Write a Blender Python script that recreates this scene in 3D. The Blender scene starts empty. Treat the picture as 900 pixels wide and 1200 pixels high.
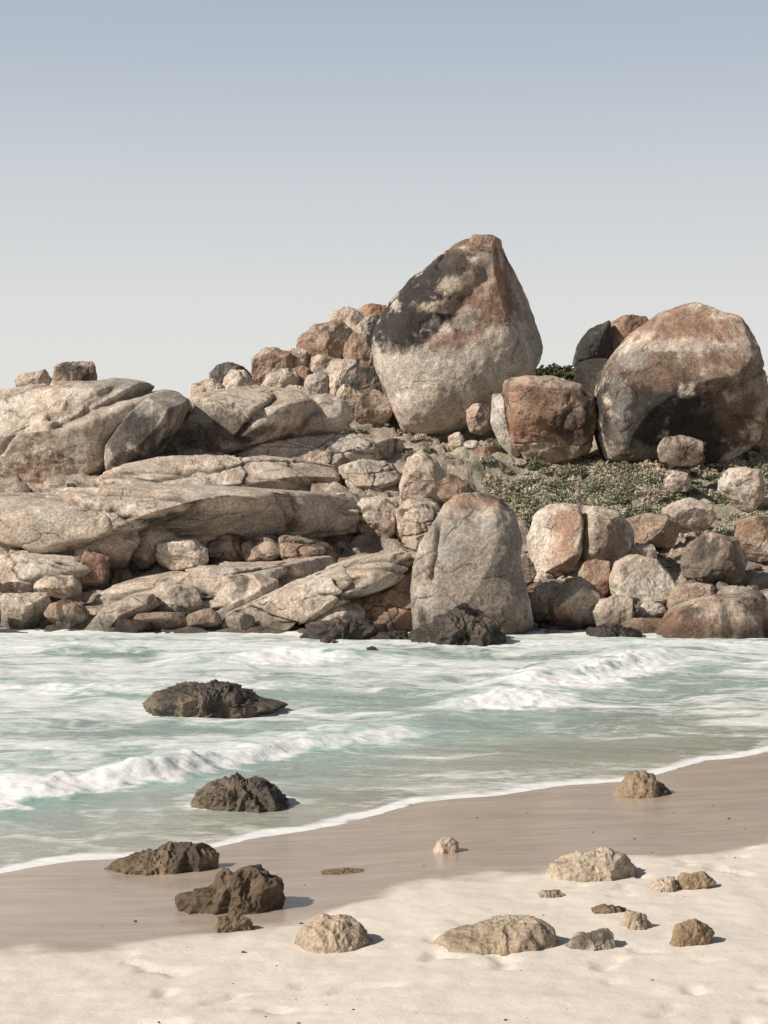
import bpy, bmesh, math, numpy as np
from mathutils import Vector
rng=np.random.default_rng(7)
EYE=6.0; F=2000.0
# ---------------------------------------------------------------- noise
_p=rng.permutation(256); PERM=np.concatenate([_p,_p,_p])
_g=rng.normal(size=(256,3)); GR=_g/np.linalg.norm(_g,axis=1)[:,None]
def pn(P,seed=0):
    P=np.asarray(P,float)+seed*17.31
    i=np.floor(P).astype(int); f=P-i; i&=255
    u=f*f*f*(f*(f*6-15)+10)
    r=0
    for a in (0,1):
        wx=u[:,0] if a else 1-u[:,0]
        A=PERM[(i[:,0]+a)&255]
        for b in (0,1):
            wy=u[:,1] if b else 1-u[:,1]
            B=PERM[(A+i[:,1]+b)&255]
            for c in (0,1):
                wz=u[:,2] if c else 1-u[:,2]
                g=GR[PERM[(B+i[:,2]+c)&255]]
                d=g[:,0]*(f[:,0]-a)+g[:,1]*(f[:,1]-b)+g[:,2]*(f[:,2]-c)
                r=r+wx*wy*wz*d
    return r*1.6
def fbm(P,o=4,seed=0,gain=.5):
    r=0;a=1.;s=1.;t=0
    for k in range(o):
        r=r+a*pn(P*s,seed+k*3.7);t+=a;a*=gain;s*=2.03
    return r/t
def ridge(P,o=4,seed=0):
    r=0;a=1.;s=1.;t=0
    for k in range(o):
        r=r+a*(1-np.abs(pn(P*s,seed+k*5.1))*2);t+=a;a*=.5;s*=2.1
    return r/t
RT=rng.random((256,3))
def voro(P,seed=0,flat=False):
    P=np.asarray(P,float)+seed*9.7; i=np.floor(P).astype(int); f=P-i
    n=len(P);f1=np.full(n,9.);f2=np.full(n,9.);idd=np.zeros(n)
    for a in (-1,0,1):
        for b in (-1,0,1):
            for c in ((0,) if flat else (-1,0,1)):
                h=PERM[(PERM[(PERM[(i[:,0]+a)&255]+i[:,1]+b)&255]+(i[:,2]+c if not flat else 0))&255]
                q=np.stack([a+RT[h,0]-f[:,0],b+RT[h,1]-f[:,1],(0*f[:,2] if flat else c+RT[h,2]-f[:,2])],1)
                d=np.sqrt((q*q).sum(1)); m=d<f1
                f2=np.where(m,f1,np.minimum(f2,d)); idd=np.where(m,RT[(h*7+3)&255,1],idd); f1=np.where(m,d,f1)
    return f2-f1,idd
def ss(a,b,x):
    t=np.clip((x-a)/(b-a),0,1);return t*t*(3-2*t)
# ---------------------------------------------------------------- mesh helper
def mk(name,V,Fc,cols=None,mat=None,loc=(0,0,0),smooth=True,attrs=None):
    me=bpy.data.meshes.new(name); k=Fc.shape[1]
    me.vertices.add(len(V)); me.vertices.foreach_set('co',np.ascontiguousarray(V,dtype=np.float32).ravel())
    me.loops.add(Fc.size); me.loops.foreach_set('vertex_index',np.ascontiguousarray(Fc,dtype=np.int32).ravel())
    me.polygons.add(len(Fc)); me.polygons.foreach_set('loop_start',np.arange(0,Fc.size,k,dtype=np.int32))
    me.polygons.foreach_set('use_smooth',np.full(len(Fc),smooth))
    me.update(calc_edges=True)
    if cols is not None:
        ca=me.color_attributes.new('Col','FLOAT_COLOR','POINT')
        c4=np.ones((len(V),4),np.float32); c4[:,:3]=np.clip(cols,0,1); ca.data.foreach_set('color',c4.ravel())
    for n,a in (attrs or {}).items():
        at=me.attributes.new(n,'FLOAT','POINT'); at.data.foreach_set('value',np.ascontiguousarray(a,dtype=np.float32))
    if mat: me.materials.append(mat)
    ob=bpy.data.objects.new(name,me); ob.location=loc
    bpy.context.scene.collection.objects.link(ob); return ob
ICO={}
def ico(n):
    if n not in ICO:
        bm=bmesh.new(); bmesh.ops.create_icosphere(bm,subdivisions=n,radius=1)
        V=np.array([v.co[:] for v in bm.verts]); T=np.array([[v.index for v in f.verts] for f in bm.faces]); bm.free()
        ICO[n]=(V,T)
    return ICO[n]
# ---------------------------------------------------------------- materials
def newmat(n):
    m=bpy.data.materials.new(n); m.use_nodes=True; nt=m.node_tree
    return m,nt,nt.nodes['Principled BSDF']
def N(nt,t,**kw):
    n=nt.nodes.new(t)
    for k,v in kw.items():
        if k.startswith('i_'): n.inputs[k[2:].replace('_',' ')].default_value=v
        else: setattr(n,k,v)
    return n
def mathn(nt,op,a,b=None,clamp=False):
    n=nt.nodes.new('ShaderNodeMath'); n.operation=op; n.use_clamp=clamp
    for i,x in enumerate((a,b)):
        if x is None: continue
        if isinstance(x,(int,float)): n.inputs[i].default_value=x
        else: nt.links.new(x,n.inputs[i])
    return n.outputs[0]
def maprange(nt,x,a,b,c,d):
    n=nt.nodes.new('ShaderNodeMapRange'); nt.links.new(x,n.inputs[0])
    for i,v in enumerate((a,b,c,d)): n.inputs[i+1].default_value=v
    return n.outputs[0]
def mulcol(nt,c,f):
    n=nt.nodes.new('ShaderNodeVectorMath'); n.operation='SCALE'
    nt.links.new(c,n.inputs[0]); nt.links.new(f,n.inputs['Scale']); return n.outputs[0]
def rockmat(name,grain=1.0,bump=0.5,rough=.85,crack=True,spec=.3,sc=1.0,dist=.45):
    m,nt,b=newmat(name); L=nt.links
    at=N(nt,'ShaderNodeAttribute',attribute_name='Col'); geo=N(nt,'ShaderNodeNewGeometry'); P=geo.outputs['Position']
    n1=N(nt,'ShaderNodeTexNoise',i_Scale=9.0*sc,i_Detail=5.0,i_Roughness=.8); L.new(P,n1.inputs['Vector'])
    n2=N(nt,'ShaderNodeTexNoise',i_Scale=1.1*sc,i_Detail=8.0,i_Roughness=.7); L.new(P,n2.inputs['Vector'])
    g1=maprange(nt,n1.outputs[0],.3,.7,1-.6*grain,1+.6*grain)
    g2=maprange(nt,n2.outputs[0],.3,.7,1-.34*grain,1+.34*grain)
    c=mulcol(nt,at.outputs['Color'],mathn(nt,'MULTIPLY',g1,g2))
    h=mathn(nt,'ADD',mathn(nt,'MULTIPLY',n1.outputs[0],.2/sc),mathn(nt,'MULTIPLY',n2.outputs[0],1.0/sc))
    if crack:
        wn=N(nt,'ShaderNodeTexNoise',i_Scale=.35,i_Detail=4.0); L.new(P,wn.inputs['Vector'])
        mx=N(nt,'ShaderNodeVectorMath',operation='MULTIPLY_ADD'); L.new(wn.outputs['Color'],mx.inputs[0]); mx.inputs[1].default_value=(3.5,3.5,3.5); L.new(P,mx.inputs[2])
        mp=N(nt,'ShaderNodeMapping'); mp.inputs['Scale'].default_value=(.16,.16,.34); mp.inputs['Rotation'].default_value=(.2,.35,.1); L.new(mx.outputs[0],mp.inputs['Vector'])
        v=N(nt,'ShaderNodeTexVoronoi',feature='DISTANCE_TO_EDGE'); v.inputs['Scale'].default_value=1.0; L.new(mp.outputs[0],v.inputs['Vector'])
        k=maprange(nt,v.outputs['Distance'],0.0,.012,0.0,1.0)
        gate=maprange(nt,n2.outputs[0],.42,.56,0.0,1.0)
        k=mathn(nt,'MAXIMUM',k,gate,True)
        c=mulcol(nt,c,mathn(nt,'ADD',mathn(nt,'MULTIPLY',k,.5),.5))
        h=mathn(nt,'ADD',h,mathn(nt,'MULTIPLY',k,.25))
    L.new(c,b.inputs['Base Color'])
    bp=N(nt,'ShaderNodeBump'); bp.inputs['Strength'].default_value=bump; bp.inputs['Distance'].default_value=dist; L.new(h,bp.inputs['Height']); L.new(bp.outputs[0],b.inputs['Normal'])
    b.inputs['Roughness'].default_value=rough; b.inputs['Specular IOR Level'].default_value=spec
    return m
GRAN=rockmat('granite',bump=.65); TERR=rockmat('rough_granite',1.0,.8,crack=False)
CRAG=rockmat('wet_crag',.8,.7,rough=.45,crack=False,spec=.5,sc=1.6,dist=.3)
BEACHR=rockmat('beach_rock_stone',.75,.55,rough=.75,crack=False,sc=2.0,dist=.3)
# ---------------------------------------------------------------- relief of the place
PYS=[440,460,500,520,560,600,650,700,740,770]; DS=[112,108,100,94,86,78,70,64,60,57.5]
def dbase(py): return float(np.interp(py,PYS,DS))
TY=[20,50,57,60,64,70,78,86,94,100,108,114,130,200,400,3000]; TZ=[-3,-2.2,-.7,-.05,.85,2.0,3.5,4.95,6.7,7.8,9.9,10.8,9.5,3,1,1]
def hill(x,y,detail=True):
    x=np.asarray(x,float);y=np.asarray(y,float)
    z=np.interp(y,TY,TZ)
    cap=np.interp(x,[-16,-6,0],[8.3,9.3,30]); z=np.where(z>cap,cap+(z-cap)*.2,z)
    z=z+3.4*np.exp(-((x+3.5)/5)**2-((y-117)/6)**2)+1.3*np.exp(-((x-15)/6)**2-((y-114)/6)**2)
    if detail:
        P=np.stack([x,y,z*0],1)
        w=ss(56,66,y)*(1-ss(150,300,y))
        z=z+w*(.9*fbm(P*.16,3,3)+.45*(ridge(P*np.array([.3,.5,1]),4,5)-.6)+.18*fbm(P*1.1,4,9))
        wp=P+np.stack([fbm(P*.5,2,61),fbm(P*.5,2,62),P[:,2]],1)*1.6
        e,v=voro(wp*np.array([.42,.62,1]),3,True); e2,v2=voro(wp*np.array([1.1,1.7,1]),5,True)
        w=w*(1-.6*ss(3,6,x)*ss(74,78,y)*(1-ss(92,98,y)))
        z=z+w*((v-.5)*.9-.45*np.exp(-(e/.07)**2)+(v2-.5)*.28-.12*np.exp(-(e2/.09)**2))
    return z
def shore(x): return 28.9+16*np.tanh(np.asarray(x)/20)+.35*np.sin(np.asarray(x)*.9+.6)+.15*np.sin(np.asarray(x)*2.3)
def beach(x,y):
    s=shore(x)-y
    z=np.where(s>0,.047*s,.06*s); z=np.clip(z,-3,2.2)
    P=np.stack([x,y,x*0],1)
    thr=6.6+.2*np.clip(x,-8,10)
    dry=ss(-.35,.35,s-thr+1.0*pn(P*.3,2)+.5*fbm(P*1.4,4,7))
    z=z+dry*(.05*fbm(P*.8,4,4)+.015*fbm(P*4,3,6)+.02)+.006*fbm(P*np.array([1.2,4,1]),3,8)
    z=z-dry*.045*ss(.28,.5,pn(P*2.8,77))*ss(.05,.25,pn(P*.35,78))
    return z,dry,s
def nonuni(a,b,step,lo,hi,growth=1.18):
    c=list(np.arange(a,b+1e-6,step)); l=[];s=step;v=a
    while v>lo: s*=growth; v-=s; l.append(max(v,lo))
    r=[];s=step;v=c[-1]
    while v<hi: s*=growth; v+=s; r.append(min(v,hi))
    return np.array(l[::-1]+c+r)
def gridfaces(nx,ny):
    i=np.arange(nx*ny).reshape(ny,nx)
    return np.stack([i[:-1,:-1],i[:-1,1:],i[1:,1:],i[1:,:-1]],-1).reshape(-1,4)
# hillside
PALE=np.array([.62,.54,.45]);TAN=np.array([.53,.425,.335]);RUST=np.array([.32,.185,.125]);DARK=np.array([.045,.038,.034]);GREY=np.array([.33,.295,.255]);BROWN=np.array([.20,.135,.095])
xs=nonuni(-30,30,.17,-1500,1500);ys=nonuni(55,120,.2,48,3000)
X,Y=[a.ravel() for a in np.meshgrid(xs,ys)]
Z=hill(X,Y); P=np.stack([X,Y,Z],1)
n=fbm(P*.5,4,21);c=TAN+(GREY-TAN)*ss(-.2,.3,n)[:,None]
c=c+(BROWN-c)*(ss(.05,.3,fbm(P*.9,4,31))*.6)[:,None]
green=ss(2,6,X)*ss(75,79,Y)*ss(-.15,.15,fbm(P*.35,3,41)+.2)*(1-ss(96,104,Y))
c=c+(np.array([.30,.28,.20])-c)*(green*.8)[:,None]
far=ss(125,160,Y);c=c+(np.array([.2,.19,.13])-c)*far[:,None]
wet=1-ss(.1,.7,Z+.25*fbm(P,2,5));c=c*(1-.65*wet)[:,None]
mk('rocky_hillside',P,gridfaces(len(xs),len(ys)),c,TERR)
# ---------------------------------------------------------------- beach
m,nt,b=newmat('beach_sand');L=nt.links
geo=N(nt,'ShaderNodeNewGeometry');at=N(nt,'ShaderNodeAttribute',attribute_name='dry')
n1=N(nt,'ShaderNodeTexNoise',i_Scale=2.2,i_Detail=8.0,i_Roughness=.7);L.new(geo.outputs['Position'],n1.inputs['Vector'])
n2=N(nt,'ShaderNodeTexNoise',i_Scale=30.,i_Detail=3.0,i_Roughness=.7);L.new(geo.outputs['Position'],n2.inputs['Vector'])
mp=N(nt,'ShaderNodeMapping');mp.inputs['Rotation'].default_value=(0,0,-.65);mp.inputs['Scale'].default_value=(.5,2.2,1);L.new(geo.outputs['Position'],mp.inputs['Vector'])
n3=N(nt,'ShaderNodeTexNoise',i_Scale=.9,i_Detail=6.0,i_Roughness=.6,i_Distortion=.9);L.new(mp.outputs[0],n3.inputs['Vector'])
mx=N(nt,'ShaderNodeMix',data_type='RGBA');L.new(at.outputs['Fac'],mx.inputs[0]);mx.inputs[6].default_value=(.455,.37,.30,1);mx.inputs[7].default_value=(.74,.665,.58,1)
g=mathn(nt,'MULTIPLY',maprange(nt,n1.outputs[0],.3,.7,.95,1.05),maprange(nt,n2.outputs[0],.3,.7,.94,1.06))
wv=maprange(nt,n3.outputs[0],.32,.68,.84,1.13);dv=maprange(nt,n3.outputs[0],.3,.7,.96,1.03)
mg=N(nt,'ShaderNodeMix',data_type='FLOAT');L.new(at.outputs['Fac'],mg.inputs[0]);L.new(wv,mg.inputs[2]);L.new(dv,mg.inputs[3])
g=mathn(nt,'MULTIPLY',g,mg.outputs[0])
L.new(mulcol(nt,mx.outputs[2],g),b.inputs['Base Color'])
L.new(maprange(nt,at.outputs['Fac'],0,.6,.22,.9),b.inputs['Roughness'])
b.inputs['Specular IOR Level'].default_value=.45
h=mathn(nt,'ADD',mathn(nt,'MULTIPLY',n1.outputs[0],mathn(nt,'MULTIPLY',at.outputs['Fac'],.7)),mathn(nt,'MULTIPLY',n3.outputs[0],.2))
h=mathn(nt,'ADD',h,mathn(nt,'MULTIPLY',n2.outputs[0],.05))
bp=N(nt,'ShaderNodeBump');bp.inputs['Strength'].default_value=.4;bp.inputs['Distance'].default_value=.10;L.new(h,bp.inputs['Height']);L.new(bp.outputs[0],b.inputs['Normal'])
SAND=m
xs=nonuni(-8,10,.07,-1500,1500,1.25);ys=nonuni(16,36,.07,-600,54,1.2)
X,Y=[a.ravel() for a in np.meshgrid(xs,ys)]
Z,dry,s=beach(X,Y)
mk('beach',np.stack([X,Y,Z],1),gridfaces(len(xs),len(ys)),None,SAND,attrs={'dry':dry})
# ---------------------------------------------------------------- sea
xs=nonuni(-14,15,.085,-1500,1500,1.25);ys=nonuni(20,61,.085,10,3000,1.2)
X,Y=[a.ravel() for a in np.meshgrid(xs,ys)]
P=np.stack([X,Y,X*0],1)
off=-(shore(X)-Y)
calm=ss(0,6,off)
z=calm*(.12*fbm(P*np.array([.22,.5,1]),3,11)+.05*fbm(P*np.array([.9,2.0,1]),4,12))
foam=np.zeros(len(X)); aqua=np.zeros(len(X))
wob=.6*pn(P*.45,14)+.28*fbm(P*1.6,3,15)
WP=P+np.stack([1.6*fbm(P*.35,2,51),2.2*fbm(P*.35,2,52),X*0],1)
fl3=fbm(P*np.array([1.1,1.8,1]),4,17); puff=np.abs(fbm(P*3.2,3,19)); tr4=fbm(WP*np.array([.7,1.5,1]),5,18,.6)
def wave(cx,cy,ax,av,A,back,front,fx,fv,fw,trail):
    global z,foam,aqua
    s=np.interp(X,cx,cy)-Y+wob*.8
    a=np.interp(X,ax,av)
    z=z+A*a*np.where(s<0,np.exp(-(s/back)**2),np.exp(-(s/front)**2))*(.8+.4*pn(P*.8,16))
    f=np.interp(X,fx,fv)
    e=s+fl3*fw*1.2
    m=ss(-.45,.1,e)*(1-ss(fw*.45,fw*1.3,e))*f
    foam=np.maximum(foam,m*1.3)
    z=z+m*.16*puff
    t=(s<.2)*np.exp(-(s/trail)**2)*f*(.55+1.1*tr4); foam=np.maximum(foam,t)
    aqua=np.maximum(aqua,a*np.exp(-((s-.4)/1.1)**2))
wave([-30,-7.6,-5.6,-4.1,-2.1,.57,3,30],[27.6,30.0,31.4,32.8,35.4,37.7,39.3,48],[-12,-5,-2,.6,2.5],[.8,1,.85,.55,0],.34,2.2,.6,[-14,-6,-3,-2.0,-1.2,.3,1.2],[1,1,1,.85,.5,.65,0],1.1,2.6)
wave([-1,1.6,4.8,7,12],[41.5,42.0,43.6,45,46],[.5,2,3.5,4.5,6],[0,.7,.9,.5,0],.26,2.6,.7,[1,2.2,3,4.4,5.2],[0,.8,1,.9,0],1.7,3)
wave([1,3.8,5.5,7.6,12],[44.5,46.2,48.0,51.5,55],[2.5,4,6,8,11],[0,.8,1,.7,0],.34,2.6,.7,[2.8,4,5.5,7.4,8.6,9.8],[0,.95,1,1,.6,0],2.8,3.6)
wave([-20,-6,-4,-1,2],[50,51,51.5,52.5,53],[-7,-5,-3,0,1.5],[0,.8,1,.5,0],.30,2.4,.7,[-6,-4,-2,0],[0,.7,.8,0],1.3,3)
wave([-20,-6,0,6],[44,45,46,47],[-16,-10,-4,0],[.3,.8,.4,0],.20,2.4,.9,[-16,-12,-8,-3,0],[0,.6,.6,.45,0],.9,3)
wave([-20,0,8,20],[55.5,56,56,56.5],[-16,0,12],[.5,.5,.5],.15,2.4,.9,[-16,0,12],[.5,.5,.5],.9,3)
st=fbm(WP*np.array([.30,1.0,1]),6,23,.62); st2=fbm(WP*np.array([.14,.3,1]),3,24)
vein=1-np.abs(fbm(WP*np.array([.5,1.1,1]),4,53))*6
zone=np.interp(Y,[28,34,40,48,56,60],[-.12,.08,.2,.3,.34,.36])-.28*ss(0,6,X)*(1-ss(40,49,Y))
foam=np.maximum(foam,.66*ss(-.1,.55,st+.7*st2+zone))
foam=np.maximum(foam,.6*np.clip(vein,0,1)*ss(-.1,.3,st2+zone+.05))
e=off-.3*pn(P*.8,26)-.12*pn(P*3,27)
foam=np.maximum(foam,(ss(-.15,.0,e)*(1-ss(.25,.75,e)))*(1.0+.5*pn(P*.7,28)))
foam=np.maximum(foam,.4*(1-ss(.3,2.6,e))*ss(-.15,.25,fbm(WP*1.6,4,29)))
foam=np.maximum(foam,.8*ss(57.2,59.6,Y+1.2*pn(P*.5,33)))
for (rx,ry,rr,rb) in [(-5.1,41.6,2.0,1.1),(-2.45,30.0,.9,.5)]:
    q=np.hypot((X-rx)/rr,(Y-ry)/rb)+.5*fbm(P*1.5,3,66); foam=np.maximum(foam,.6*(1-ss(1.0,1.7,q)))
shallow=1-ss(0,8,off+1.5*pn(P*.3,35))
c1=np.array([.345,.44,.395]);c2=np.array([.42,.385,.31]);c3=np.array([.28,.465,.405])
c=c1+(c2-c1)*(shallow*.8)[:,None]; br=ss(1,8,X)*(1-ss(40,47,Y));c=c+(np.array([.31,.325,.26])-c)*(br*.6)[:,None]  # br: brownish reflection painted into the near right water
c=c+(c3-c)*(np.clip(aqua,0,1)*.85)[:,None]
c=c*(1+.34*fbm(P*np.array([.25,.8,1]),4,36))[:,None]
m,nt,b=newmat('sea_water');L=nt.links
geo=N(nt,'ShaderNodeNewGeometry');at=N(nt,'ShaderNodeAttribute',attribute_name='foam');ac=N(nt,'ShaderNodeAttribute',attribute_name='Col')
mp=N(nt,'ShaderNodeMapping');mp.inputs['Scale'].default_value=(.7,1.8,1);L.new(geo.outputs['Position'],mp.inputs['Vector'])
n1=N(nt,'ShaderNodeTexNoise',i_Scale=3.5,i_Detail=7.0,i_Roughness=.7,i_Distortion=.6);L.new(mp.outputs[0],n1.inputs['Vector'])
n2=N(nt,'ShaderNodeTexNoise',i_Scale=1.3,i_Detail=5.0,i_Roughness=.55);L.new(mp.outputs[0],n2.inputs['Vector'])
ff=mathn(nt,'ADD',at.outputs['Fac'],maprange(nt,n1.outputs[0],.25,.75,-.36,.36))
ff=maprange(nt,ff,.1,.85,0,1)
mx=N(nt,'ShaderNodeMix',data_type='RGBA');L.new(ff,mx.inputs[0]);L.new(ac.outputs['Color'],mx.inputs[6]);mx.inputs[7].default_value=(.88,.88,.86,1)
L.new(mx.outputs[2],b.inputs['Base Color']);L.new(maprange(nt,ff,0,.6,.14,.8),b.inputs['Roughness'])
b.inputs['IOR'].default_value=1.33
h=mathn(nt,'ADD',mathn(nt,'MULTIPLY',n1.outputs[0],.3),n2.outputs[0])
bp=N(nt,'ShaderNodeBump');bp.inputs['Strength'].default_value=.6;bp.inputs['Distance'].default_value=.14;L.new(h,bp.inputs['Height']);L.new(bp.outputs[0],b.inputs['Normal'])
mk('sea',np.stack([X,Y,z],1),gridfaces(len(xs),len(ys)),c,m,attrs={'foam':foam})
# ---------------------------------------------------------------- rocks
def radial(poly,nA=360,sm=3):
    c=np.array(poly,float)
    x,y=c[:,0],c[:,1];x2,y2=np.roll(x,-1),np.roll(y,-1);cr=x*y2-x2*y;A=cr.sum()/2
    ctr=np.array([((x+x2)*cr).sum()/(6*A),((y+y2)*cr).sum()/(6*A)])
    q=c-ctr;q2=np.roll(q,-1,0);an=np.linspace(-math.pi,math.pi,nA,endpoint=False);R=np.zeros(nA)
    for i,t in enumerate(an):
        d=np.array([math.cos(t),math.sin(t)]);e=q2-q
        den=d[0]*e[:,1]-d[1]*e[:,0];den=np.where(abs(den)<1e-9,1e-9,den)
        tt=(q[:,0]*e[:,1]-q[:,1]*e[:,0])/den;u=(q[:,0]*d[1]-q[:,1]*d[0])/den
        ok=(tt>0)&(u>=-1e-6)&(u<=1+1e-6); R[i]=tt[ok].max() if ok.any() else R[i-1]
    k=np.exp(-np.linspace(-2,2,2*sm*2+1)**2);k/=k.sum();h=len(k)//2
    R=np.convolve(np.concatenate([R[-h:],R,R[:h]]),k,'valid')
    return ctr,an,R
TONES={
 'tan':(TAN,PALE,-.25,-.17),'pale':(PALE,GREY*1.5,-.3,-.28),'grey':(GREY*.95,PALE*.75,-.26,-.04),'rust':(TAN*.9,RUST*1.4,.02,-.04),
 'dark':(GREY*.6,GREY*.8,-.25,.17),'slab':(TAN*1.02,PALE*.97,-.36,-.24),'brown':(BROWN*1.8,TAN*.88,-.1,.0),'crag':(np.array([.095,.072,.052]),np.array([.20,.15,.105]),-.5,.08),
 'beach':(np.array([.36,.28,.20]),np.array([.50,.41,.315]),-.4,-.14),'weed':(np.array([.12,.085,.055]),np.array([.31,.225,.14]),-.4,.03)}
CO={'rust':RUST,'dark':DARK,'pale':PALE,'tan':TAN,'grey':GREY,'brown':BROWN}
cnt=[0]
def rock(name,poly,T=None,d=None,res=6,tone='tan',p=2.5,cuts=5,amp=1.0,crag=0,blobs=(),mat=None,sink=.45,grooves=(),layer=0,sm=2,block=0,bh=.12):
    cnt[0]+=1;seed=cnt[0]*1.37;r=np.random.default_rng(cnt[0]*11+5)
    poly=np.array(poly,float);w=np.ptp(poly[:,0]);hh=np.ptp(poly[:,1]);pb=poly[:,1].max()
    d0=dbase(pb) if d is None else d
    if T is None: T=.5*(.55*w+.45*hh)*.85*d0/F
    D=d0+sink*T
    xw=lambda px:(np.asarray(px)-450)/F*D
    zw=lambda py:EYE+(540-np.asarray(py))/F*D
    W=np.stack([xw(poly[:,0]),zw(poly[:,1])],1)
    ctr,an,R=radial(W,sm=sm)
    V,Tr=ico(res); rho=np.hypot(V[:,0],V[:,2]);ang=np.arctan2(V[:,2],V[:,0])
    k=(rho**p+np.abs(V[:,1])**p)**(-1/p)
    Rr=np.interp(ang,np.append(an,math.pi),np.append(R,R[0])); Rm=R.mean()
    bl=ss(0,.5,rho);Rr=Rm*.9*(1-bl)+Rr*bl
    Q=np.stack([V[:,0]*k*Rr,V[:,1]*k*T,V[:,2]*k*Rr],1)
    S=min(R.min()*1.1,T)
    for i in range(cuts):
        nn=r.normal(size=3);nn[1]=-abs(nn[1])-.5 if i%3 else abs(nn[1])+.4; nn/=np.linalg.norm(nn)
        dt=Q@nn;cc=dt.max()*r.uniform(.66,.88);Q=Q-nn*(np.maximum(0,dt-cc)*.92)[:,None]
    nr=V/np.array([max(Rm,1e-3),T,max(Rm,1e-3)]);nr/=np.linalg.norm(nr,axis=1)[:,None]
    ls=1/(S*1.1)
    dsp=S*(.11*amp*fbm(Q*ls*.9,2,seed)+.06*amp*fbm(Q*ls*3,4,seed+2))+.07*min(1,S)*fbm(Q*3.,3,seed+3)*amp
    jn=pn(Q*ls*np.array([.7,.7,1.1]),seed+4); dsp=dsp-S*.06*np.exp(-(jn/.025)**2)*ss(-.1,.2,pn(Q*ls*.8,seed+6))
    crev=np.zeros(len(Q))
    if layer:
        lz=Q[:,2]+.06*Q[:,0]+layer*.9*pn(Q*np.array([.12,.12,.2]),seed+7)+layer*.25*fbm(Q*.8,3,seed+7.5); ph=(lz/layer)%1.0
        gr=np.abs(2*ph-1)**9*ss(-.25,.1,pn(Q*.25,seed+7.7))
        dsp=dsp-layer*.28*gr; crev=np.maximum(crev,gr)
    if block:
        wp=Q/block*np.array([.7,.9,1.7])+.4*np.stack([fbm(Q*.6/block,3,seed+20),fbm(Q*.6/block,3,seed+21),fbm(Q*.6/block,3,seed+22)],1)
        e,v=voro(wp,seed); g=np.exp(-(e/.035)**2)
        dsp=dsp+block*(bh*(v-.5)-.10*g); crev=np.maximum(crev,g)
    if crag:
        dsp=dsp+crag*S*(.45*(ridge(Q*ls*.8*np.array([1.3,1,1]),3,seed+8)-.6)+.09*(ridge(Q*ls*3.5,3,seed+18)-.6)+.04*fbm(Q*ls*9,3,seed+9))
    for (x0,y0,x1,y1,wd,dp) in grooves:
        a=np.array([xw(x0)-ctr[0],zw(y0)-ctr[1]]);b_=np.array([xw(x1)-ctr[0],zw(y1)-ctr[1]]);e=b_-a
        q=Q[:,[0,2]]-a;t=np.clip((q@e)/(e@e),0,1);dd=np.hypot(*(q-t[:,None]*e).T)+.12*pn(Q*1.5,seed+5)*wd*4
        gg=np.exp(-(dd/wd)**2)*(Q[:,1]<T*.3); dsp=dsp-dp*gg; crev=np.maximum(crev,gg*.5)
    Q=Q+nr*dsp[:,None]
    b1,b2,ru,dk=TONES[tone]
    c=b1+(b2-b1)*ss(-.25,.3,fbm(Q*.45,4,seed+10))[:,None]
    c=c*(1+.4*fbm(Q*1.6,4,seed+11,.6))[:,None]
    c=c+(RUST*1.15-c)*(.7*ss(.0,.3,fbm(Q*np.array([.5,.5,.35]),4,seed+12)+ru))[:,None]
    stn=fbm(Q*np.array([.8,.8,.28]),5,seed+13,.66)
    c=c+(DARK-c)*(.78*ss(.03,.3,stn+dk+.10*nr[:,2]))[:,None]
    wn=fbm(Q*.8,6,seed+14,.7)
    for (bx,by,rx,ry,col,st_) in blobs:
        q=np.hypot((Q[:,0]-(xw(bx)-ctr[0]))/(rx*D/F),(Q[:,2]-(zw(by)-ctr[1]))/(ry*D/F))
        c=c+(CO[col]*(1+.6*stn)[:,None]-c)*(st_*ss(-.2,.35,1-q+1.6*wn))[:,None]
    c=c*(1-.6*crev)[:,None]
    if D>50:
        wt=1-ss(.15,.9,Q[:,2]+ctr[1]+.4*wn);c=c*(1-.6*wt)[:,None]
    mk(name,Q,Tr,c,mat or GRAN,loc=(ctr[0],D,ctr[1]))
def E(x0,y0,x1,y1,j=.07,s=0):
    r=np.random.default_rng(int(x0*7+y0*13)+s);n=9;o=[];ph=r.uniform(0,1)
    for i in range(n):
        t=2*math.pi*(i+ph+r.uniform(-.25,.25))/n;k=1/((abs(math.cos(t))**3+abs(math.sin(t))**3)**(1/3))*(1+r.uniform(-j*1.5,j*.5))
        o.append(((x0+x1)/2+(x1-x0)/2*k*math.cos(t),(y0+y1)/2+(y1-y0)/2*k*math.sin(t)))
    return o
# --- balanced boulder and ridge
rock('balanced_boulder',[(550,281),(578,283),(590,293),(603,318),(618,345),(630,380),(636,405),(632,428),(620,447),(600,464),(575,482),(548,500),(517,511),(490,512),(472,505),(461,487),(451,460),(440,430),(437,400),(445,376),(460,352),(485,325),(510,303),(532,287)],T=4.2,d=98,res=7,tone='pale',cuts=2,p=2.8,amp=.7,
 blobs=[(545,345,80,60,'brown',.7),(574,345,42,50,'rust',.85),(535,402,62,14,'rust',.7),(472,385,50,28,'dark',1),(495,350,44,36,'dark',1),(522,320,38,26,'dark',.85),(566,330,10,28,'pale',.4),(535,342,24,12,'tan',.8),(518,366,26,7,'tan',.7),(552,290,34,12,'brown',.95),(624,385,16,62,'grey',.7),(604,340,12,44,'grey',.6),(520,468,92,44,'pale',1),(590,420,40,30,'pale',.8),(460,410,14,12,'dark',.6)],  # grey blobs paint the right face's shade; the others are stains
 grooves=[(512,388,566,330,.5,.5),(592,300,600,380,.3,.15)])
rock('capstone',[(548,284),(554,276),(575,276),(587,282),(589,293),(570,296),(552,294)],d=97.5,T=1.5,res=5,tone='brown')
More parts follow.
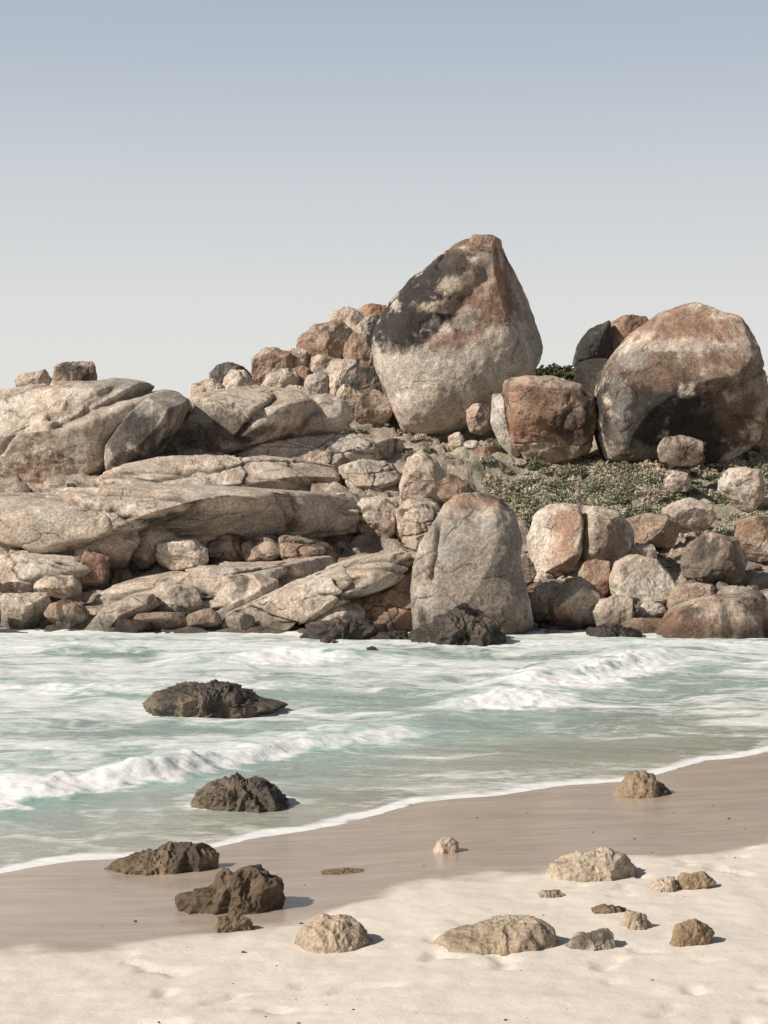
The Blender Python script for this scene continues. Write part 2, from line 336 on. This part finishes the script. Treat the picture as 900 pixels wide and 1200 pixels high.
rock('boulder',[(860,372),(888,410),(898,460),(885,515),(850,542),(800,550),(760,550),(725,550),(705,541),(697,515),(693,490),(697,460),(706,435),(722,412),(745,390),(775,367),(812,357)],T=4.2,res=7,tone='tan',cuts=4,amp=.7,
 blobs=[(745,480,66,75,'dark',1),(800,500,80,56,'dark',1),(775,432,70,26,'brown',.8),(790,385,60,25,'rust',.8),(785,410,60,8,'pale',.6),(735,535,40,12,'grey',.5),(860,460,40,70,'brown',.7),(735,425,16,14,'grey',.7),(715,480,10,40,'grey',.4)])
rock('boulder',[(592,446),(615,440),(650,443),(680,450),(698,466),(697,500),(691,530),(670,543),(640,546),(615,539),(601,520),(593,490),(589,460)],T=2.6,res=7,tone='rust',cuts=5,blobs=[(640,460,55,16,'brown',.7),(630,495,40,22,'rust',.85),(668,498,30,36,'dark',.75),(635,532,45,14,'tan',.6),(650,448,50,8,'tan',.6)])
rock('boulder',[(577,462),(588,460),(593,480),(600,515),(612,538),(600,537),(585,520),(575,495)],T=1.6,d=90,tone='pale',cuts=2)
rock('boulder',E(545,471,578,510),d=96,tone='brown')
rock('boulder',[(714,375),(718,395),(714,422),(700,438),(680,444),(672,425),(677,403),(690,386)],d=110,T=1.6,tone='dark',blobs=[(695,410,30,40,'dark',.9)])
rock('boulder',[(733,369),(760,370),(766,385),(754,402),(732,422),(714,424),(709,400),(716,378)],d=111,T=1.6,tone='brown',blobs=[(735,395,30,30,'rust',.7)])
rock('boulder',E(670,416,724,470),d=104,tone='tan')
rock('boulder',E(768,510,826,552),d=84,T=1.2,tone='brown',blobs=[(798,540,40,20,'dark',.6)])
for q in [(414,351,461,388,113,'rust'),(386,359,439,404,112,'tan'),(416,369,452,410,111,'tan'),(344,376,420,442,110,'brown'),(397,388,443,446,109,'brown'),(294,402,345,458,109,'brown'),(330,406,363,446,110,'tan'),(240,424,297,464,107,'dark'),(256,433,304,468,105,'tan'),(336,426,374,472,107,'brown'),(358,410,405,472,108,'tan'),(378,413,423,478,105,'tan'),(395,427,455,486,103,'dark'),(414,455,463,506,100,'brown'),(305,429,350,468,106,'tan'),(355,431,391,476,105,'grey'),(220,445,267,480,103,'tan'),(390,450,430,488,102,'tan'),(451,438,484,505,101.5,'brown'),(436,395,474,445,108,'brown'),(56,420,115,472,104,'brown'),(15,432,62,470,104,'tan'),(328,450,372,486,101,'tan'),(366,394,406,436,112,'tan')]:
    rock('boulder',E(*q[:4],j=.16),d=q[4],tone=q[5],cuts=8,res=6,amp=1.3)
# domed outcrops on the left; dark blobs mix stain and painted shade
rock('granite_dome',[(-60,500),(-20,465),(50,452),(95,449),(140,444),(185,450),(216,462),(208,492),(180,530),(130,572),(60,580),(-20,570),(-60,540)],T=6,d=87,res=7,tone='slab',p=2.3,cuts=4,amp=.8,blobs=[(150,453,70,9,'grey',.6),(100,510,30,5,'grey',.5)],grooves=[(90,500,190,455,.3,.9),(80,490,150,460,.25,.4)])
rock('granite_dome',[(124,525),(148,490),(180,462),(205,457),(222,470),(210,500),(180,540),(150,558),(126,553)],T=3.2,d=85,tone='grey',cuts=3,amp=.8,blobs=[(160,512,36,34,'dark',.8),(185,475,25,12,'grey',.5)])
rock('granite_dome',[(140,535),(150,512),(178,490),(215,468),(260,455),(300,450),(345,456),(372,470),(360,500),(320,522),(250,545),(200,552),(150,552)],T=5,d=89,res=7,tone='slab',p=2.2,cuts=4,amp=.8,blobs=[(235,508,90,26,'dark',.75),(215,488,45,16,'grey',.8),(160,530,22,18,'dark',.7),(280,464,60,9,'tan',.7)],grooves=[(165,540,225,475,.3,.9),(290,515,330,470,.25,.6)])
rock('granite_dome',[(288,508),(310,482),(345,466),(382,461),(406,471),(416,490),(402,510),(350,522),(300,530)],T=3,d=91,tone='slab',cuts=4,blobs=[(330,500,50,20,'dark',.6),(310,480,20,14,'grey',.6)],grooves=[(355,505,375,480,.15,.3)])
# slabs
rock('granite_slab',[(112,562),(140,545),(190,534),(250,532),(330,536),(390,545),(404,562),(380,584),(300,586),(200,588),(130,584)],T=5,d=84,res=7,tone='slab',p=3.4,cuts=6,layer=.9,block=3.2,bh=.10)
rock('granite_slab',[(260,534),(300,520),(350,513),(420,508),(470,515),(480,540),(440,555),(360,556),(290,548)],T=5,d=90,res=7,tone='tan',p=3,cuts=6,block=1.6,amp=1.3)
rock('granite_slab',[(395,548),(420,538),(460,543),(472,560),(450,578),(410,578)],T=2.5,d=84,tone='tan',block=1.2)
rock('granite_slab',[(-80,590),(-30,578),(60,576),(110,571),(160,568),(240,569),(330,574),(400,580),(430,598),(415,622),(350,634),(270,636),(222,640),(190,664),(130,672),(50,672),(-40,670),(-80,640)],T=6.5,d=69,res=7,tone='slab',p=2.8,cuts=4,amp=.8,layer=2.1,block=5.5,bh=.06,blobs=[(150,657,100,10,'dark',.6),(260,603,60,8,'grey',.5)],grooves=[(225,598,240,645,.2,.6),(335,580,350,630,.15,.4),(100,640,225,612,.2,.5)])  # dark blob paints shade along the lower front
rock('granite_slab',[(300,590),(350,580),(410,583),(430,600),(420,624),(370,632),(310,626)],T=3,d=73,tone='slab',p=3,cuts=6,block=1.8)
rock('granite_block',[(246,630),(270,622),(288,628),(290,655),(275,666),(250,664)],T=1.8,d=68.5,tone='brown',p=3.5,block=.9)
rock('granite_block',[(284,636),(310,626),(350,628),(385,638),(396,655),(390,668),(340,668),(290,664)],T=2.2,d=68,tone='brown',p=3.5,block=1.3,grooves=[(325,630,328,665,.12,.4)])
rock('granite_block',[(413,596),(425,584),(452,584),(465,595),(466,625),(455,637),(425,630),(414,615)],T=1.6,d=73,tone='tan',p=3.5,cuts=7)
rock('granite_block',[(464,600),(480,587),(510,590),(524,605),(520,640),(490,648),(468,640)],T=1.8,d=72,tone='tan',p=3.5,block=1.2)
rock('granite_slab',[(-60,650),(-20,640),(60,645),(100,650),(128,662),(128,684),(90,696),(0,698),(-60,690)],T=3,d=66,tone='tan',p=3,block=1.3)
rock('boulder',E(180,631,247,669),d=66.5,tone='tan',amp=1.2)
rock('boulder',E(88,642,130,690),d=65.5,tone='brown')
rock('granite_slab',[(100,700),(150,680),(240,665),(330,660),(390,650),(400,672),(340,700),(260,716),(160,724),(100,718)],T=4,d=64,res=7,tone='slab',p=3.2,layer=.9,block=2.8,bh=.10)
rock('boulder',[(245,690),(262,675),(300,671),(326,680),(325,698),(300,712),(262,720),(247,706)],T=1.3,d=62,tone='tan',cuts=7)
rock('boulder',E(168,681,242,724,.12),d=61.7,tone='tan',cuts=8)
rock('boulder',[(98,738),(120,715),(150,698),(178,696),(186,710),(160,728),(125,746)],T=1.4,d=60.5,tone='tan',cuts=7)
rock('granite_slab',[(238,742),(270,714),(320,692),(370,670),(430,652),(480,645),(492,660),(470,682),(410,702),(360,726),(320,744),(270,750)],T=3,d=60.5,res=7,tone='slab',p=3,cuts=5,layer=1.1,block=3,bh=.10)
rock('boulder',[(358,745),(360,712),(385,700),(420,692),(432,712),(428,738),(405,750),(375,752)],T=1.6,d=60,tone='tan',cuts=8)
rock('boulder',[(420,740),(425,695),(445,672),(482,658),(500,690),(495,738),(460,748)],T=2,d=60.3,tone='brown',cuts=7,block=1.0)
rock('granite_slab',[(380,700),(400,680),(450,664),(485,660),(488,680),(440,700),(400,712)],T=2,d=61.5,tone='tan',block=1.1)
for q in [(-10,690,60,740,61,'tan'),(50,700,104,742,60.5,'brown'),(-50,700,0,745,60,'grey'),(150,715,235,745,60,'brown'),(130,724,182,748,59.5,'crag'),(215,712,262,738,60,'brown'),(40,672,100,702,63,'tan')]:
    rock('boulder',E(*q[:4],j=.16),d=q[4],tone=q[5],cuts=8,amp=1.2)
# upright shore boulder
rock('standing_boulder',[(534,578),(560,575),(585,582),(603,600),(612,630),(611,665),(619,700),(625,732),(612,750),(570,756),(520,754),(484,744),(481,700),(484,660),(491,638),(503,620),(512,606),(519,590)],T=2.0,d=59.3,res=7,tone='grey',p=2.6,cuts=2,amp=.6,blobs=[(555,665,75,85,'grey',.75),(560,690,60,60,'brown',.45),(558,588,42,12,'rust',.7),(560,600,50,12,'tan',.4),(497,665,14,44,'tan',.6)],grooves=[(512,618,503,675,.08,.3)])
rock('boulder',[(622,668),(619,630),(630,600),(650,590),(690,592),(722,600),(741,620),(743,640),(722,656),(692,674),(660,690),(635,688)],T=2.3,d=67,res=7,tone='tan',p=2.8,cuts=6,blobs=[(635,630,20,30,'pale',.7),(660,610,18,18,'rust',.7),(710,630,28,25,'brown',.7),(655,640,14,40,'rust',.6)],grooves=[(683,590,678,665,.16,.7),(690,665,660,688,.1,.3)])  # pale left and brown right blobs paint its lit and shaded sides
rock('boulder',[(712,682),(722,658),(745,649),(770,655),(786,675),(796,694),(780,708),(745,716),(720,704)],T=1.5,d=63,tone='tan',cuts=4)
rock('boulder',E(674,652,718,706,.1),d=64,tone='rust')
rock('boulder',E(646,678,710,746,.14),d=60.5,tone='brown',cuts=8)
rock('boulder',E(616,683,662,728,.12),d=61.5,tone='tan',cuts=8)
rock('boulder',E(690,697,750,744,.14),d=60,tone='tan',cuts=8)
rock('boulder',E(736,598,800,650,.12),d=70,tone='brown',cuts=7)
rock('boulder',E(776,583,840,625,.12),d=72,tone='tan',cuts=7)
rock('boulder',E(790,618,880,694,.14),d=67,tone='brown',cuts=8,blobs=[(830,665,50,40,'dark',.6)])
rock('boulder',E(745,705,785,732,.12),d=60.5,tone='pale')
rock('boulder',E(725,722,790,752,.12),d=59.5,tone='brown')
rock('boulder',E(780,680,840,730,.12),d=62,tone='brown')
rock('boulder',[(764,756),(770,735),(790,716),(815,702),(860,696),(905,705),(915,745),(890,772),(820,778),(772,772)],T=2.2,d=58,tone='brown',cuts=5,blobs=[(800,735,40,24,'rust',.7)])
rock('boulder',[(470,590),(468,568),(478,537),(494,526),(513,540),(523,556),(519,584),(502,594)],T=1.2,d=79.5,tone='tan',cuts=6,p=3)
rock('boulder',E(512,556,551,596,.12),d=78,tone='brown')
rock('boulder',E(524,506,546,528,.12),d=93,tone='tan')
rock('boulder',E(735,636,772,664,.12),d=67,tone='tan')
rock('boulder',E(600,650,628,690,.12),d=64,tone='brown')
for q in [(840,545,900,600,79,'tan'),(860,600,930,660,70,'brown'),(890,430,960,500,104,'tan'),(870,470,930,540,92,'brown'),(776,552,812,578,82,'tan')]:
    rock('boulder',E(*q[:4],j=.12),d=q[4],tone=q[5],cuts=6)
# craggy wet rocks at the foot
rock('wet_rock',[(466,766),(480,744),(502,732),(522,716),(545,711),(572,720),(590,738),(600,756),(592,768),(540,772),(490,772)],T=1.4,d=56.0,res=7,tone='crag',crag=1.0,mat=CRAG,cuts=2)
rock('wet_rock',[(352,750),(362,730),(400,726),(452,732),(462,750),(420,758),(380,758)],T=1.1,d=57.6,tone='crag',crag=1.1,mat=CRAG,cuts=2)
rock('wet_rock',[(425,755),(445,742),(475,740),(490,752),(480,764),(440,762)],T=.7,d=57,tone='crag',crag=1.1,mat=CRAG,cuts=2)
rock('wet_rock',[(685,750),(690,736),(720,732),(750,740),(752,756),(710,758)],T=.8,d=58,tone='crag',crag=1.2,mat=CRAG)
def sea_d(py): return EYE*F/(py-540)
rock('sea_rock',[(168,826),(185,810),(215,801),(240,803),(268,799),(285,806),(300,818),(338,824),(320,834),(290,844),(190,844)],T=1.2,d=sea_d(838),res=7,tone='crag',crag=1.1,mat=CRAG,cuts=2,sink=.6,p=2.1)
rock('sea_rock',[(224,944),(230,930),(248,917),(275,911),(305,914),(322,923),(340,940),(332,958),(240,960)],T=.75,d=sea_d(950),res=7,tone='crag',crag=1.0,mat=CRAG,cuts=2,sink=.6,p=2.1)
rock('sea_rock',E(374,746,397,760),d=sea_d(756),T=.3,res=5,tone='crag',crag=1,mat=CRAG)
rock('sea_rock',E(428,757,443,768),d=sea_d(765),T=.2,res=5,tone='crag',crag=1,mat=CRAG)
# rocks lying on the sand
def sand_d(px,py):
    d=25.
    for _ in range(30):
        zz=beach(np.array([(px-450)/F*d]),np.array([d]))[0][0]; d=(EYE-zz)*F/(py-540)
    return d
def brock(name,poly,tone='beach',crag=.8,T=None,res=6,mat=None,ext=.6):
    a=np.array(poly,float);b_=a[:,1].max();h=np.ptp(a[:,1]);d=sand_d(a[:,0].mean(),b_)
    a[:,1]=np.where(a[:,1]>b_-h*.3,a[:,1]+h*ext,a[:,1])
    w=np.ptp(a[:,0])*d/F
    rock(name,a,d=d,T=T or max(.3*w,.05),tone=tone,crag=crag,res=res,mat=mat or BEACHR,cuts=4,sink=.7,p=2.2)
brock('beach_rock',[(90,1023),(130,1010),(165,1002),(195,990),(237,986),(255,1000),(252,1016),(200,1022)],'weed',.8,.45,7)
brock('beach_rock',[(190,1070),(208,1052),(238,1040),(262,1021),(300,1016),(328,1031),(337,1052),(326,1064),(270,1070)],'weed',.8,.45,7)
brock('beach_rock',[(246,1092),(256,1076),(275,1068),(292,1078),(302,1092)],'weed',.9)
brock('beach_rock',[(336,1112),(352,1091),(375,1076),(398,1072),(422,1083),(453,1108),(440,1114)],'beach',.6,.45,7)
brock('beach_rock',[(482,1110),(520,1096),(560,1089),(590,1078),(628,1073),(648,1086),(664,1108),(600,1114),(515,1114)],'beach',.5,.6,7)
brock('beach_rock',[(644,1111),(678,1094),(714,1089),(728,1108),(700,1113)],'beach',.7)
brock('beach_rock',[(630,1031),(648,1012),(680,1000),(700,998),(712,993),(734,1000),(750,1018),(744,1031)],'beach',.6,.5,7)
brock('beach_rock',[(706,931),(725,917),(745,903),(765,906),(801,929),(770,934),(730,934)],'weed',.7,.5,6,CRAG)
brock('beach_rock',[(506,996),(512,984),(528,980),(539,988),(539,998),(515,1000)],'rust',.4,.2,5)
brock('beach_rock',[(748,1042),(770,1030),(790,1028),(799,1042),(775,1045)],'beach',.7)
brock('beach_rock',[(790,1034),(800,1024),(825,1022),(840,1034),(810,1042)],'weed',.7)
brock('beach_rock',[(720,1086),(735,1067),(752,1065),(772,1083),(750,1089)],'beach',.7)
brock('beach_rock',[(776,1104),(792,1086),(815,1077),(840,1092),(830,1108)],'weed',.7)
for q in [(630,1042,661,1052),(694,1061,738,1070),(374,1018,428,1025)]:
    brock('beach_rock',E(*q,j=.18),'weed' if q[0]%3 else 'beach',.9,None,6)
# ---------------------------------------------------------------- scattered boulders
def scatter(name,n,gen,hf,tone_cols,mat,res=4,seed=1):
    r=np.random.default_rng(seed);V0,T0=ico(res);VV=[];TT=[];CC=[];k=0
    for i in range(n):
        x,y,s=gen(r)
        if x is None: continue
        zz=float(hf(np.array([x]),np.array([y]))[0])
        sc=s*np.array([r.uniform(.7,1.5),r.uniform(.7,1.3),r.uniform(.4,.85)]);Q=V0*sc
        for _ in range(10):
            nn=r.normal(size=3);nn/=np.linalg.norm(nn);dt=Q@nn;cc=dt.max()*r.uniform(.55,.82);Q=Q-nn*(np.maximum(0,dt-cc)*.95)[:,None]
        Q=Q+V0*(s*.22*fbm(Q/s*1.1,4,i*.77))[:,None]
        a=r.uniform(0,6.28);ca,sa=math.cos(a),math.sin(a);Q=np.stack([Q[:,0]*ca-Q[:,1]*sa,Q[:,0]*sa+Q[:,1]*ca,Q[:,2]],1)
        c=tone_cols[r.integers(len(tone_cols))]*r.uniform(.7,1.15)*(1+.5*fbm(Q/s*1.3,3,i*.31))[:,None]
        if zz<.9: c=c*.5
        VV.append(Q+np.array([x,y,zz+s*.1]));TT.append(T0+k);CC.append(c);k+=len(V0)
    mk(name,np.concatenate(VV),np.concatenate(TT),np.concatenate(CC),mat)
def g1(r):
    y=r.uniform(59.5,108);x=r.uniform(-.26,.26)*y; s=.13+.6*r.random()**4
    if -13<x<-1 and 66<y<100 and s>.3: s*=.5
    return x,y,s
scatter('scattered_rocks',240,g1,hill,[TAN,TAN*.9,PALE*.9,TAN*.75,BROWN*1.3],GRAN,5,3)
def g4(r):
    y=r.uniform(60,92);x=r.uniform(.03,.24)*y; return x,y,.08+.38*r.random()**3
scatter('rubble',420,g4,hill,[TAN,TAN*.8,PALE*.95,GREY,BROWN*1.3],GRAN,4,8)
def g2(r):
    y=r.uniform(103,119);x=r.uniform(-14,25);return x,y,.3+1.0*r.random()**2
scatter('crest_boulders',80,g2,hill,[TAN,TAN*.85,TAN*.7,BROWN*1.5],GRAN,5,4)
def g3(r):
    x=r.uniform(-6,10);y=r.uniform(15,31)
    if shore(x)-y<1: return None,None,None
    return x,y,.008+.022*r.random()**3
scatter('beach_pebbles_and_kelp_scraps',240,g3,lambda x,y:beach(x,y)[0]-.004,[np.array([.1,.07,.045]),np.array([.2,.15,.11])],BEACHR,3,5)
# ---------------------------------------------------------------- scrub
m,nt,b=newmat('scrub_leaves');at=N(nt,'ShaderNodeAttribute',attribute_name='Col');nt.links.new(at.outputs['Color'],b.inputs['Base Color']);b.inputs['Roughness'].default_value=.8;b.inputs['Specular IOR Level'].default_value=.2
LEAF=m
def scrub(name,clumps,seed,cols,leaf=.07,per=520):
    r=np.random.default_rng(seed);Vs=[];Cs=[]
    for (x,y,s) in clumps:
        z0=float(hill(np.array([x]),np.array([y]))[0]);k=int(per*min(2.5,s*s/.5+.3))
        dd=r.normal(size=(k,3));dd/=np.linalg.norm(dd,axis=1)[:,None];dd[:,2]=abs(dd[:,2])
        rad=r.uniform(.45,1,k)**.5*(1+.45*pn(dd*2.2+x,3))
        C=dd*rad[:,None]*np.array([s,s,s*.7])+np.array([x,y,z0-.05])
        u=r.normal(size=(k,3));u/=np.linalg.norm(u,axis=1)[:,None];v=np.cross(u,r.normal(size=(k,3)));v/=np.linalg.norm(v,axis=1)[:,None]
        l=leaf*r.uniform(.6,1.5,k)[:,None]
        q=np.stack([C-u*l-v*l*.4,C+u*l-v*l*.4,C+u*l+v*l*.4,C-u*l+v*l*.4],1)
        Vs.append(q.reshape(-1,3));cc=cols[r.integers(len(cols))]*r.uniform(.75,1.25)
        c=cc*(r.uniform(.6,1.4,k)[:,None]);Cs.append(np.repeat(c,4,0))
    V=np.concatenate(Vs);C=np.concatenate(Cs);mk(name,V,np.arange(len(V)).reshape(-1,4),C,LEAF,smooth=False)
cl=[];r=np.random.default_rng(9)
while len(cl)<620:
    y=r.uniform(74,92);px=r.uniform(575,900);x=(px-450)/F*y
    if pn(np.array([[x*.3,y*.3,0]]),41)[0]>-.3: cl.append((x,y,r.uniform(.25,.75)))
for i in range(80):
    y=r.uniform(88,101);px=r.uniform(400,600);cl.append(((px-450)/F*y,y,r.uniform(.15,.45)))
for i in range(50):
    y=r.uniform(62,74);px=r.uniform(620,860);cl.append(((px-450)/F*y,y,r.uniform(.15,.4)))
scrub('coastal_scrub',cl,5,[np.array([.36,.34,.25]),np.array([.29,.285,.19]),np.array([.44,.38,.29]),np.array([.22,.225,.14])],.055,700)
cl=[((px-450)/F*112,112+r.uniform(-1,1),s) for px,s in [(640,1.3),(652,1.7),(664,1.3),(630,1.0),(675,.9)]]
scrub('bush',cl,6,[np.array([.06,.07,.035]),np.array([.09,.095,.05])],.10,900)
# ---------------------------------------------------------------- light
to=np.array([-.73,-.35,.59]);to/=np.linalg.norm(to)
sd=bpy.data.lights.new('sun','SUN');sd.energy=5.0;sd.angle=math.radians(.5);sd.color=(1,.925,.83)
so=bpy.data.objects.new('sun',sd);bpy.context.scene.collection.objects.link(so)
so.rotation_euler=Vector(to).to_track_quat('Z','Y').to_euler()
w=bpy.data.worlds.new('World');bpy.context.scene.world=w;w.use_nodes=True;nt=w.node_tree;L=nt.links
bg=nt.nodes['Background'];sk=nt.nodes.new('ShaderNodeTexSky');sk.sky_type='NISHITA';sk.sun_disc=False
sk.sun_elevation=math.asin(to[2]);sk.sun_rotation=math.atan2(to[0],to[1])%(2*math.pi)
sk.air_density=1.0;sk.dust_density=1.0;sk.ozone_density=1.0
hs=nt.nodes.new('ShaderNodeHueSaturation');hs.inputs['Saturation'].default_value=.55;hs.inputs['Value'].default_value=.45
L.new(sk.outputs[0],hs.inputs['Color'])
# coastal haze: thick and creamy at the horizon, thinning with elevation
tc=nt.nodes.new('ShaderNodeTexCoord');sx=nt.nodes.new('ShaderNodeSeparateXYZ');L.new(tc.outputs['Generated'],sx.inputs[0])
cr=nt.nodes.new('ShaderNodeValToRGB');L.new(sx.outputs['Z'],cr.inputs[0]);e=cr.color_ramp.elements
e[0].position=0;e[0].color=(.79,.77,.73,1);e[1].position=.30;e[1].color=(.38,.44,.525,1)
a=e.new(.09);a.color=(.72,.725,.715,1);a=e.new(.16);a.color=(.60,.635,.67,1);a=e.new(.23);a.color=(.465,.525,.605,1)
sc_=nt.nodes.new('ShaderNodeVectorMath');sc_.operation='SCALE';L.new(cr.outputs[0],sc_.inputs[0]);sc_.inputs['Scale'].default_value=10.0
fa=maprange(nt,sx.outputs['Z'],.26,.40,1.0,0.0)
mx=nt.nodes.new('ShaderNodeMix');mx.data_type='RGBA';L.new(fa,mx.inputs[0]);L.new(hs.outputs[0],mx.inputs[6]);L.new(sc_.outputs[0],mx.inputs[7])
L.new(mx.outputs[2],bg.inputs['Color']);bg.inputs['Strength'].default_value=.1
# ---------------------------------------------------------------- camera
cd=bpy.data.cameras.new('camera');co=bpy.data.objects.new('camera',cd);bpy.context.scene.collection.objects.link(co)
co.location=(0,0,EYE);co.rotation_euler=(math.radians(90),0,0);cd.lens=60;cd.sensor_width=36;cd.shift_y=-.05;cd.clip_end=8000;cd.clip_start=.1
sc=bpy.context.scene;sc.camera=co;sc.view_settings.view_transform='Standard';sc.view_settings.look='None';sc.view_settings.exposure=0
